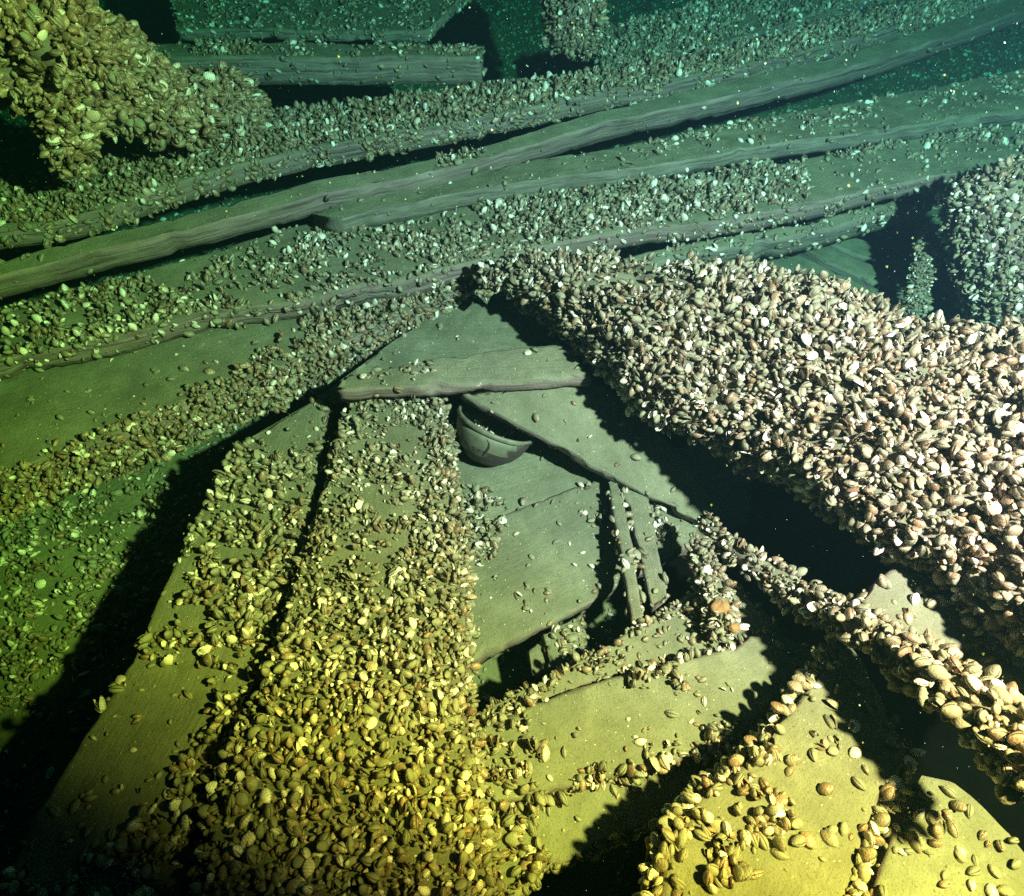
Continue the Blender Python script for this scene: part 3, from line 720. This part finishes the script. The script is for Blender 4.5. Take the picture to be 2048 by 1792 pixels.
# the 300 that show largest become objects of their own
inframe = (R['px'] > 10) & (R['px'] < 2038) & (R['py'] > 10) & (R['py'] < 1782)
score = np.where(inframe, R['size'] / R['dep'] * np.where(R['host'] >= 0, 1, 1), 0)
order = np.argsort(-score); NIND = 300
ind = order[:NIND]
rest = np.setdiff1d(np.arange(M), ind)

def bake(sel, tpl):
    V, T, A = tpl
    P = np.einsum('mij,vj->mvi', MAT[sel], V) + org[sel][:, None]
    F = (T[None] + (np.arange(len(sel)) * len(V))[:, None, None]).reshape(-1, 3)
    at_ = np.ones((len(sel), len(V), 4), np.float32)
    at_[..., 0] = tone[sel][:, None]; at_[..., 1] = A[None, :, 0]; at_[..., 2] = A[None, :, 1]
    return P.reshape(-1, 3), F, at_.reshape(-1, 4)
kindr = rng.random(M)
flat = rest[kindr[rest] < .05]; gap_ = rest[(kindr[rest] >= .05) & (kindr[rest] < .17)]; shut = rest[kindr[rest] >= .17]
tone[flat] = rng.uniform(.8, 1.0, len(flat))
near = shut[R['dep'][shut] < .95]; far = shut[R['dep'][shut] >= .95]
PV, PF, PA = [], [], []; nv = 0
for sel, tpl in ((near, HI), (far, LO), (flat, VALVE), (gap_, GAPE)):
    p_, f_, a_ = bake(sel, tpl); PV.append(p_); PF.append(f_ + nv); PA.append(a_); nv += len(p_)
bed = link_mesh('mussel_bed', np.vstack(PV), np.vstack(PF), M_SHELL)
ca = bed.data.color_attributes.new('tone', 'FLOAT_COLOR', 'POINT')
ca.data.foreach_set('color', np.vstack(PA).astype(np.float32).ravel())
tag(bed, 'countless small striped mussels crusting the timbers of the wreck', 'mussels', kind='stuff')

# fine shell grit and silt crumbs on every upper face
GP_, GN_, GS_ = [], [], []
for h in HOSTS:
    V, F, kind = h['V'], h['F'], h['kind']
    a, b, c, d = (V[F[:, k]] for k in range(4)); n = np.cross(c - a, d - b); ar = np.linalg.norm(n, axis=1) / 2; n = unit(n)
    cen = (a + b + c + d) / 4; px, py, dep = project(cen)
    ar = np.where((kind == 1) & (n[:, 2] > .3) & (dep > .2) & (dep < 1.9) & (px > -80) & (px < 2130) & (py > -60) & (py < 1860), ar, 0)
    if ar.sum() <= 0: continue
    m_ = rng.poisson(ar.sum() * 9000); pick = rng.choice(len(F), m_, p=ar / ar.sum()); u, v = rng.random(m_)[:, None], rng.random(m_)[:, None]
    q = (a[pick] * (1 - u) + b[pick] * u) * (1 - v) + (d[pick] * (1 - u) + c[pick] * u) * v
    k_ = rng.random(m_) < np.clip(.45 + 1.1 * fbm(q, 24, 301, 2), .05, 1)
    GP_.append(q[k_]); GN_.append(n[pick][k_])
GP_ = np.vstack(GP_); GN_ = np.vstack(GN_); m_ = len(GP_)
gs = np.clip(rng.lognormal(math.log(.0009), .55, m_), .0004, .0030)
OC = np.array([[1, 0, 0], [-1, 0, 0], [0, 1, 0], [0, -1, 0], [0, 0, .6], [0, 0, -.6]])
OF = np.array([[0, 2, 4], [2, 1, 4], [1, 3, 4], [3, 0, 4], [2, 0, 5], [1, 2, 5], [3, 1, 5], [0, 3, 5]])
gv = (GP_ + GN_ * gs[:, None] * .25)[:, None] + OC[None] * gs[:, None, None] * rng.uniform(.5, 1.4, (m_, 6, 1))
gf = (OF[None] + (np.arange(m_) * 6)[:, None, None]).reshape(-1, 3)
grit = link_mesh('shell_grit', gv.reshape(-1, 3), gf, M_SHELL, smooth=False)
gc = grit.data.color_attributes.new('tone', 'FLOAT_COLOR', 'POINT'); gq = np.zeros((m_, 6, 4), np.float32); gq[..., 3] = 1
gq[..., 0] = np.where(rng.random(m_) < .06, .9, rng.uniform(0, .45, m_))[:, None]; gc.data.foreach_set('color', gq.ravel())
tag(grit, 'fine shell fragments and silt crumbs strewn over the boards', 'grit', kind='stuff')

protos = {}
TONES = [.05, .2, .35, .5, .6, .72, .88, .97]
for k, tv in enumerate(TONES):
    me = bpy.data.meshes.new('mussel'); V, T, A = HI
    me.from_pydata([tuple(v) for v in V], [], [tuple(int(i) for i in t) for t in T]); me.materials.append(M_SHELL)
    me.polygons.foreach_set('use_smooth', np.full(len(T), True))
    c_ = me.color_attributes.new('tone', 'FLOAT_COLOR', 'POINT')
    q = np.ones((len(V), 4), np.float32); q[:, 0] = tv; q[:, 1:3] = A
    c_.data.foreach_set('color', q.ravel()); protos[k] = me
proto = bpy.data.objects.new('mussel', protos[0])
first = True
def tone_word(tv): return 'bleached white' if tv > .82 else ('brown' if tv > .55 else 'silt-covered olive')
for i in ind:
    k = int(np.argmin(np.abs(np.array(TONES) - tone[i])))
    o = proto if first else proto.copy(); first = False
    o.data = protos[k]; COL.objects.link(o)
    m4 = Matrix.Identity(4)
    for r_ in range(3):
        for c_ in range(3): m4[r_][c_] = float(MAT[i][r_, c_])
        m4[r_][3] = float(org[i][r_])
    o.matrix_world = m4
    w = 'upright' if R['tilt'][i] > .7 else ('tilted' if R['tilt'][i] > .3 else 'flat-lying')
    tag(o, f"{tone_word(TONES[k])} {w} mussel on {HOSTS[R['host'][i]]['host']}", 'mussel', 'mussels large enough to count on the timbers', 'thing')
print('MUSSELS', M, len(near), len(far))
for hi_, h in enumerate(HOSTS): print('   ', h['host'], int((R['host'] == hi_).sum()), int((R['host'][ind] == hi_).sum()))

# ------------------------------------------------------------------ the water itself
def water_volume():
    lo_, hi_ = np.array([-14.0, -13.0, -1.6]), np.array([14.0, 16.0, 2.4])
    V = [[(lo_, hi_)[i][0], (lo_, hi_)[j][1], (lo_, hi_)[k][2]] for i in (0, 1) for j in (0, 1) for k in (0, 1)]
    F = [(0, 1, 3, 2), (4, 6, 7, 5), (0, 4, 5, 1), (2, 3, 7, 6), (0, 2, 6, 4), (1, 5, 7, 3)]
    m = bpy.data.materials.new('green_water'); m.use_nodes = True; nt = m.node_tree
    for q in list(nt.nodes):
        if q.type == 'BSDF_PRINCIPLED': nt.nodes.remove(q)
    pv = nt.nodes.new('ShaderNodeVolumePrincipled')
    pv.inputs['Density'].default_value = 0.60
    pv.inputs['Color'].default_value = (0.006, 0.020, 0.040, 1)
    pv.inputs['Absorption Color'].default_value = (0.030, 0.87, 0.70, 1)
    pv.inputs['Anisotropy'].default_value = 0.2
    nt.links.new(pv.outputs[0], nt.nodes['Material Output'].inputs['Volume'])
    o = link_mesh('haze', V, F, m, smooth=False); tag(o, 'green lake water filling the whole scene', 'water', kind='stuff')
water_volume()
